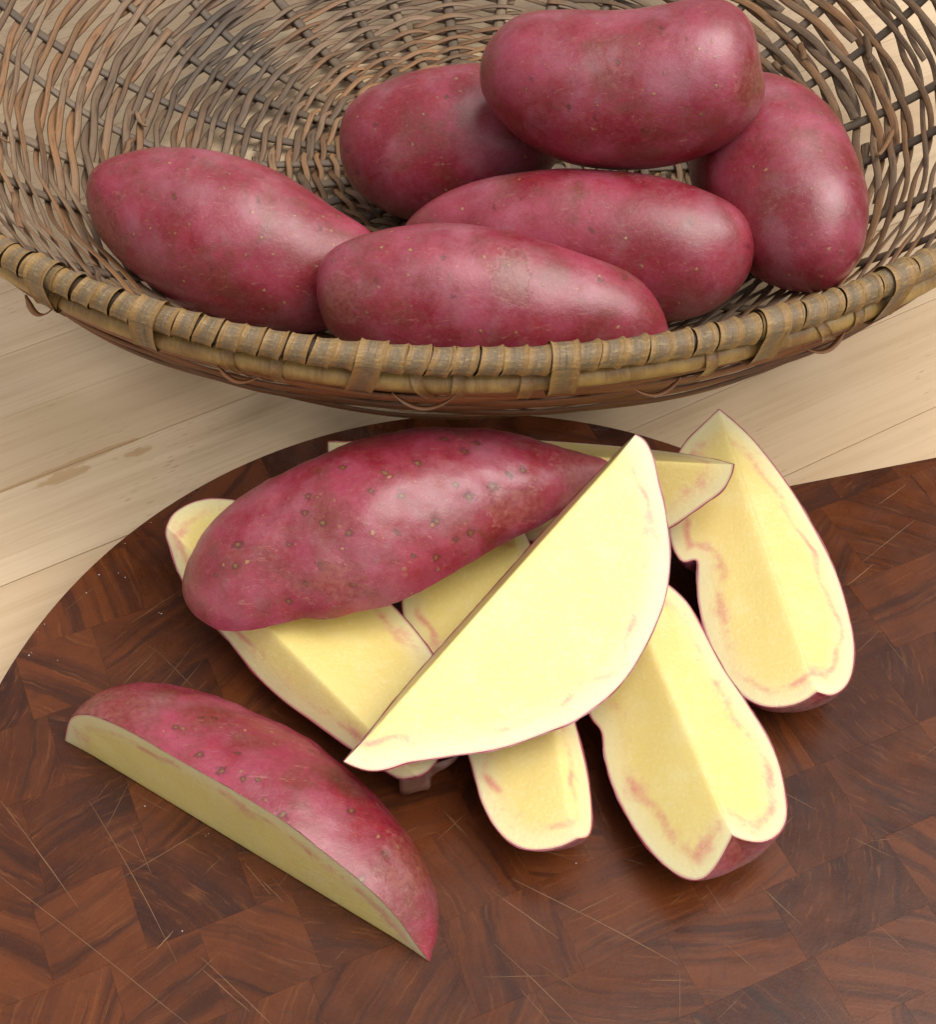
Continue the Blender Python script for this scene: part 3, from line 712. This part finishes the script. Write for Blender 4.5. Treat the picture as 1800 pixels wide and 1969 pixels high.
# ------------------------------------------------------------------ potato wedges
def wedge(label, R0, R1, A, B, seed, n_phi=48, bulge=.06, eyes=(), scabs=(), group='potato wedges on the cutting board', rest=True, skin=None, dh=0.0):
    """R0, R1 = ends of the inner cut edge (pixel, height over the board). A, B = the two cut faces:
    dict(mid=(pixel, height), edge=[pixels of the skin edge from R0 to R1])"""
    NS, NU = 120, 26
    def build(dh):
        r0, r1 = at_h(R0[:2], R0[2] + dh), at_h(R1[:2], R1[2] + dh); ax = unit(r1 - r0)
        out = []
        for Fc in (A, B):
            m = at_h(Fc['mid'][:2], Fc['mid'][2] + dh)
            n = unit(np.cross(ax, m - r0))
            E = curve([r0] + [on_plane(p, r0, n) for p in Fc['edge']] + [r1], NS, 2)
            out.append((E, n))
        (EA, nA), (EB, nB) = out
        def cyl(E):
            d = E - r0; x = d @ ax; q = d - np.outer(x, ax); return x, np.linalg.norm(q, axis=1), q
        xa, ra, qa = cyl(EA); xb, rb_, qb = cyl(EB)
        dA = unit(qa[NS // 2]); dB = unit(qb[NS // 2])
        ang = math.acos(max(-1, min(1, np.dot(dA, dB)))); perp = unit(np.cross(np.cross(dA, dB), dA))
        # the skin sweeps the way that stays on the far side of the cut edge
        sk = np.zeros((NS, n_phi, 3))
        for j in range(n_phi):
            g = j / (n_phi - 1); th = ang * g
            dr = dA * math.cos(th) + perp * math.sin(th)
            k = 1 + bulge * math.sin(math.pi * g)
            x = xa + (xb - xa) * g; r = (ra + (rb_ - ra) * g) * k
            for i in range(NS): sk[i, j] = r0 + ax * x[i] + dr * r[i]
        for i in range(1, NS - 1):
            for j in range(1, n_phi - 1):
                d = sk[i, j] - (r0 + ax * (xa[i] + (xb[i] - xa[i]) * j / (n_phi - 1))); l = np.linalg.norm(d)
                if l > .05:
                    ed = min(1, 4 * min(j, n_phi - 1 - j) / n_phi)
                    sk[i, j] += d / l * (.05 * fbm(sk[i, j], .7, seed, 3)) * min(1, l) * ed
        return r0, r1, ax, EA, EB, sk
    for _ in range(6 if rest else 1):
        r0, r1, ax, EA, EB, sk = build(dh)
        if rest: dh -= (sk[..., 2].min() - .05 - BT) * (1.0 if abs(sk[..., 2].min() - BT) > .004 else 0)
    C = sk.reshape(-1, 3).mean(0); base = (C[0], C[1], sk[..., 2].min())
    root = thing('potato_wedge', label, 'potato wedge', base, group)
    V, Fs, D = [], [], []
    def face(E, flip):
        b = len(V); sl = np.linspace(0, 1, NS); sl = .5 * sl + .5 * (1 - np.cos(sl * math.pi)) / 2
        for i in range(NS):
            rd = r0 + (r1 - r0) * sl[i]
            for j in range(NU):
                g = (j / (NU - 1)) ** 1.35; p = rd + (E[i] - rd) * g
                q = np.linalg.norm(p - rd); inw = unit(C - (r0 + ax * np.dot(C - r0, ax)))     # the cut ridge is a little worn, the cuts not quite flat
                V.append(p + inw * (.045 * math.exp(-q / .09) * min(1, 8 * min(i, NS - 1 - i) / NS) + .035 * fbm(p, .5, seed, 2) * min(1, 3 * (1 - g)) * min(1, q))); D.append(np.sqrt(((E - p) ** 2).sum(1)).min() if j < NU - 1 else 0)
        Fs.extend(grid_faces(NS, NU, False, b, flip))
    face(EA, False); face(EB, True)
    b = len(V)
    for i in range(NS):
        for j in range(n_phi): V.append(sk[i, j]); D.append(0)
    Fs.extend(grid_faces(NS, n_phi, False, b, True))
    o = mesh('flesh', V, Fs, M_FLESH, root, C, attrs={'skin_distance': D})
    bm = bmesh.new(); bm.from_mesh(o.data); bmesh.ops.remove_doubles(bm, verts=bm.verts, dist=2e-6)
    bmesh.ops.dissolve_degenerate(bm, dist=1e-7, edges=bm.edges)
    bmesh.ops.recalc_face_normals(bm, faces=bm.faces); bm.to_mesh(o.data); bm.free(); o.data.set_sharp_from_angle(angle=math.radians(35))
    # skin: a thin shell proud of the flesh
    P = sk.reshape(-1, 3); rr = random.Random(seed)
    nr = np.zeros_like(sk)
    du = np.gradient(sk, axis=0); dv = np.gradient(sk, axis=1); nr = np.cross(du, dv); ln = np.linalg.norm(nr, axis=2, keepdims=True); nr = nr / np.maximum(ln, 1e-9)
    cen = r0 + (r1 - r0) * .5
    if np.sum(nr[NS // 2, n_phi // 2] * (sk[NS // 2, n_phi // 2] - cen)) < 0: nr = -nr
    nr[0] = nr[1]; nr[-1] = nr[-2]
    EYv = np.zeros((NS, n_phi)); outer = sk + nr * (.036 * np.array([[.6 + .9 * abs(fbm(q, .9, seed + 9, 2)) for q in row_] for row_ in sk]))[..., None]
    rel = outer - CAM; dep = rel @ FW; px = 900 + F * rel[..., 0] / dep; py = 984.5 - F * (rel @ UP) / dep
    facing = np.sum(nr * rel, axis=2) < 0
    for (ex, ey) in eyes:
        q = np.hypot(px - ex, py - ey) + np.where(facing, 0, 1e4); i, j = np.unravel_index(q.argmin(), q.shape)
        dd = np.linalg.norm(outer - outer[i, j], axis=2); k = rr.uniform(.5, 1.25)
        EYv = np.maximum(EYv, np.exp(-(dd / (.125 * k)) ** 2)); outer = outer - nr * (.03 * np.exp(-(dd / (.13 * k)) ** 2))[..., None]
    for i in range(NS):                       # slightly ragged knife edge
        outer[i, 0] += (outer[i, 1] - outer[i, 0]) * -.18 * (fbm(outer[i, 0], 3, seed) + .2); outer[i, -1] += (outer[i, -2] - outer[i, -1]) * -.18 * (fbm(outer[i, -1], 3, seed + 3) + .2)
    V2 = np.concatenate([outer.reshape(-1, 3), (sk + nr * .004).reshape(-1, 3)]); m = NS * n_phi
    F2 = grid_faces(NS, n_phi) + grid_faces(NS, n_phi, False, m, True)
    for i in range(NS - 1):
        for j in (0, n_phi - 1):
            q = [i * n_phi + j, (i + 1) * n_phi + j, m + (i + 1) * n_phi + j, m + i * n_phi + j]; F2.append(q if j else q[::-1])
    o = mesh('skin', V2, F2, skin or M_SKIN, root, C, attrs={'eye': np.r_[EYv.ravel(), EYv.ravel()], 'scab': scab_values(V2, scabs, C + np.array([0, 2.0, 0]))})
    bm = bmesh.new(); bm.from_mesh(o.data); bmesh.ops.remove_doubles(bm, verts=bm.verts, dist=1e-6)
    bmesh.ops.recalc_face_normals(bm, faces=bm.faces); bm.to_mesh(o.data); bm.free(); o.data.set_sharp_from_angle(angle=math.radians(50))
    return root

# front left: lies on one cut face, the other turned to us
wedge('wedge alone at the front left, skin up, its shaded ochre cut side facing us', (124, 1424, 0), (824, 1848, 0),
      dict(mid=(475, 1535, 2.45), edge=[(135, 1382), (165, 1374), (200, 1384), (250, 1407), (325, 1450), (400, 1492), (475, 1535), (550, 1582), (625, 1640), (700, 1700), (760, 1760), (800, 1815)]),
      dict(mid=(660, 1490, 0.0), edge=[(160, 1380), (230, 1352), (330, 1350), (430, 1370), (540, 1415), (640, 1475), (720, 1545), (790, 1625), (830, 1700), (842, 1770)]), 31, skin=M_SKIN_RUSSET, bulge=.05, eyes=[(415, 1383), (385, 1375), (335, 1395), (424, 1478), (495, 1497), (455, 1445), (465, 1500), (540, 1565), (600, 1440), (680, 1560), (740, 1640), (650, 1500), (380, 1448), (700, 1690)], scabs=[(215, 1362, 95, 34), (790, 1660, 60, 70)])
# right
wedge('tall wedge at the right edge of the pile, pointed top past the board rim', (1383, 787, 2.6), (1572, 1330, 1.5),
      dict(mid=(1350, 1188, 1.2), edge=[(1350, 819), (1319, 850), (1300, 885), (1285, 940), (1285, 1000), (1294, 1050), (1315, 1083), (1342, 1073), (1342, 1130), (1350, 1188), (1369, 1247), (1393, 1297), (1428, 1336), (1467, 1357), (1510, 1358), (1545, 1348)]),
      dict(mid=(1607, 1099, 1.4), edge=[(1420, 818), (1459, 858), (1517, 935), (1564, 1013), (1607, 1099), (1634, 1188), (1643, 1247), (1638, 1297), (1622, 1324), (1599, 1336)]), 32, scabs=[(1560, 1360, 90, 30)])
# lower right of the centre
wedge('wedge at the lower right of the pile, brown skin cap on its near end', (1185, 1085, 2.5), (1409, 1606, 1.9),
      dict(mid=(1165, 1470, .9), edge=[(1140, 1130), (1110, 1200), (1105, 1280), (1135, 1375), (1158, 1405), (1162, 1445), (1175, 1500), (1210, 1575), (1260, 1645), (1310, 1685), (1350, 1690), (1380, 1660)]),
      dict(mid=(1475, 1415, 1.4), edge=[(1240, 1095), (1286, 1126), (1323, 1161), (1350, 1208), (1389, 1282), (1428, 1340), (1475, 1415), (1500, 1475), (1512, 1540), (1512, 1575), (1498, 1602), (1470, 1618), (1435, 1616)]), 33, scabs=[(1430, 1650, 80, 50)])
# lower centre, passes under the big one
wedge('narrow wedge poking out below the big bright one, blunt near end', (985, 1002, 1.8), (1111, 1612, 1.1),
      dict(mid=(885, 1380, .9), edge=[(915, 1012), (835, 1050), (785, 1100), (775, 1180), (810, 1280), (860, 1370), (900, 1450), (915, 1500), (930, 1550), (960, 1600), (995, 1627), (1030, 1634), (1075, 1628)]),
      dict(mid=(1125, 1450, .7), edge=[(1005, 1015), (1030, 1080), (1060, 1200), (1090, 1330), (1120, 1445), (1133, 1510), (1138, 1575), (1132, 1606)]), 34)
# left, under the skin-up piece
wedge('wedge on the left under the skin-up piece, purple ring at its far end', (320, 1013, 2.0), (800, 1492, 1.5),
      dict(mid=(550, 1350, .6), edge=[(319, 1030), (329, 1058), (345, 1105), (385, 1170), (440, 1232), (495, 1300), (550, 1350), (600, 1385), (665, 1432), (730, 1475), (770, 1496)]),
      dict(mid=(755, 1165, 1.3), edge=[(330, 992), (350, 976), (380, 963), (420, 959), (480, 972), (600, 1045), (690, 1105), (755, 1165), (800, 1215), (840, 1275), (860, 1360), (850, 1440), (825, 1480)]), 35)
# behind, mostly hidden
wedge('mostly hidden wedge at the back of the pile, thin end against the tall wedge', (631, 850, 2.6), (1411, 893, 4.4),
      dict(mid=(1020, 1035, 1.7), edge=[(634, 880), (660, 920), (740, 985), (860, 1025), (1020, 1040), (1160, 1040), (1240, 1030), (1290, 1013), (1350, 972), (1389, 943), (1406, 914)]),
      dict(mid=(1000, 850, 1.7), edge=[(660, 850), (740, 845), (860, 842), (1000, 845), (1150, 855), (1280, 868), (1370, 882)]), 36, rest=False)
# skin-up piece across the top
wedge('large skin-up piece lying across the top of the pile, covered with brown eyes', (352, 1120, 2.35), (1190, 890, 3.6),
      dict(mid=(700, 850, 3.75), edge=[(368, 1100), (388, 1063), (419, 1023), (461, 983), (512, 949), (578, 914), (644, 884), (714, 859), (806, 838), (886, 833), (951, 837), (1031, 856), (1081, 868), (1131, 880), (1171, 887)]),
      dict(mid=(755, 1159, 3.05), edge=[(352, 1140), (362, 1165), (385, 1190), (428, 1211), (475, 1211), (525, 1202), (580, 1188), (630, 1190), (690, 1174), (755, 1160), (855, 1109), (962, 1046), (1050, 1003), (1120, 950), (1165, 915)]), 37, rest=False, bulge=.03, eyes=[(662, 898), (741, 912), (807, 887), (891, 866), (855, 843), (920, 850), (596, 955), (582, 987), (617, 1004), (718, 948), (777, 955), (671, 1026), (557, 1050), (767, 1020), (840, 1001), (875, 928), (945, 935), (905, 955), (457, 1050), (790, 1065), (613, 1090), (592, 1125), (552, 1153), (840, 1075), (908, 1027), (1005, 905), (985, 915), (455, 1082), (410, 1105), (880, 1038), (680, 1130)], scabs=[(990, 975, 62, 42), (1120, 910, 55, 60), (640, 1120, 90, 40)])
# big bright one on top
wedge('big bright half-moon wedge on top, its wide cut face turned to the light', (661, 1464, 3.2), (1222, 836, 5.8),
      dict(mid=(1200, 1300, 3.3), edge=[(682, 1474), (713, 1482), (747, 1478), (782, 1466), (823, 1460), (873, 1452), (940, 1443), (1000, 1427), (1060, 1404), (1100, 1389), (1140, 1362), (1180, 1330), (1214, 1289), (1249, 1227), (1276, 1161), (1286, 1110), (1288, 1052), (1278, 974), (1268, 935), (1256, 880), (1240, 848)]),
      dict(mid=(933, 1148, 3.1), edge=[(671, 1453), (704, 1415), (798, 1300), (935, 1146), (1073, 992), (1161, 897), (1206, 850)]), 38, rest=False)

# ------------------------------------------------------------------ scraps
rp = random.Random(9)
def peel():
    pts = [(752, 1462), (757, 1480), (766, 1494), (768, 1510), (771, 1528), (786, 1527), (806, 1521), (824, 1518), (830, 1508), (829, 1496), (838, 1487), (856, 1478), (872, 1466), (884, 1452)]
    P = curve([at_h(p, .25 + .9 * max(0, (1530 - p[1]) / 75)) for p in pts], 40, 0, False)
    V = []; n = len(P); c0 = at_h((815, 1475), .95)
    for k in (1.0, .8, .55, .25):
        for q, p in enumerate(P):
            V.append(c0 + (p - c0) * k + np.array([0, -.05, .10]) * math.sin(q * .55 + k * 3) * .5 * k)
    V.append(c0); Fs = grid_faces(4, n)
    Fs += [(3 * n + q, 3 * n + q + 1, len(V) - 1) for q in range(n - 1)]
    return V, Fs, c0
V, Fs, c = peel()
o = mesh('potato_peel', V, Fs, M_PEEL, None, (c[0], c[1], BT)); o.modifiers.new('s', 'SOLIDIFY').thickness = .0003
tag(o, 'small torn flap of thin brown peel hanging under the big bright wedge', 'potato peel')
cv, cf = [], []
for k, (px, py) in enumerate([(227, 1102), (240, 1110), (165, 1140), (98, 1177), (85, 1200), (72, 1215), (55, 1260), (172, 1090), (310, 1180), (305, 1178), (130, 1130), (190, 1105), (270, 1010), (290, 1005), (240, 1045), (400, 1603), (395, 1608), (350, 1790), (278, 1550), (1370, 900), (1620, 912), (1600, 916), (1650, 906), (1108, 1660), (60, 1255), (110, 1270)]):
    c = at_h((px, py), 0)
    if np.linalg.norm(c[:2] - BC) > BR - .1: continue
    b = len(cv); r = rp.uniform(.014, .034)
    for (x, y_, z) in ((1, 0, 0), (0, 1, 0), (-1, 0, 0), (0, -1, 0), (0, 0, .8), (0, 0, -.1)):
        cv.append(c + np.array([x * r * rp.uniform(.6, 1.5), y_ * r * rp.uniform(.6, 1.5), z * r * .7 + .004]))
    for q in range(4): cf += [(b + q, b + (q + 1) % 4, b + 4), (b + (q + 1) % 4, b + q, b + 5)]
tag(mesh('potato_crumbs', cv, cf, M_CRUMB, None, (BC[0], BC[1], BT)), 'pale starchy crumbs scattered near the rim of the cutting board', 'crumbs', kind='stuff')
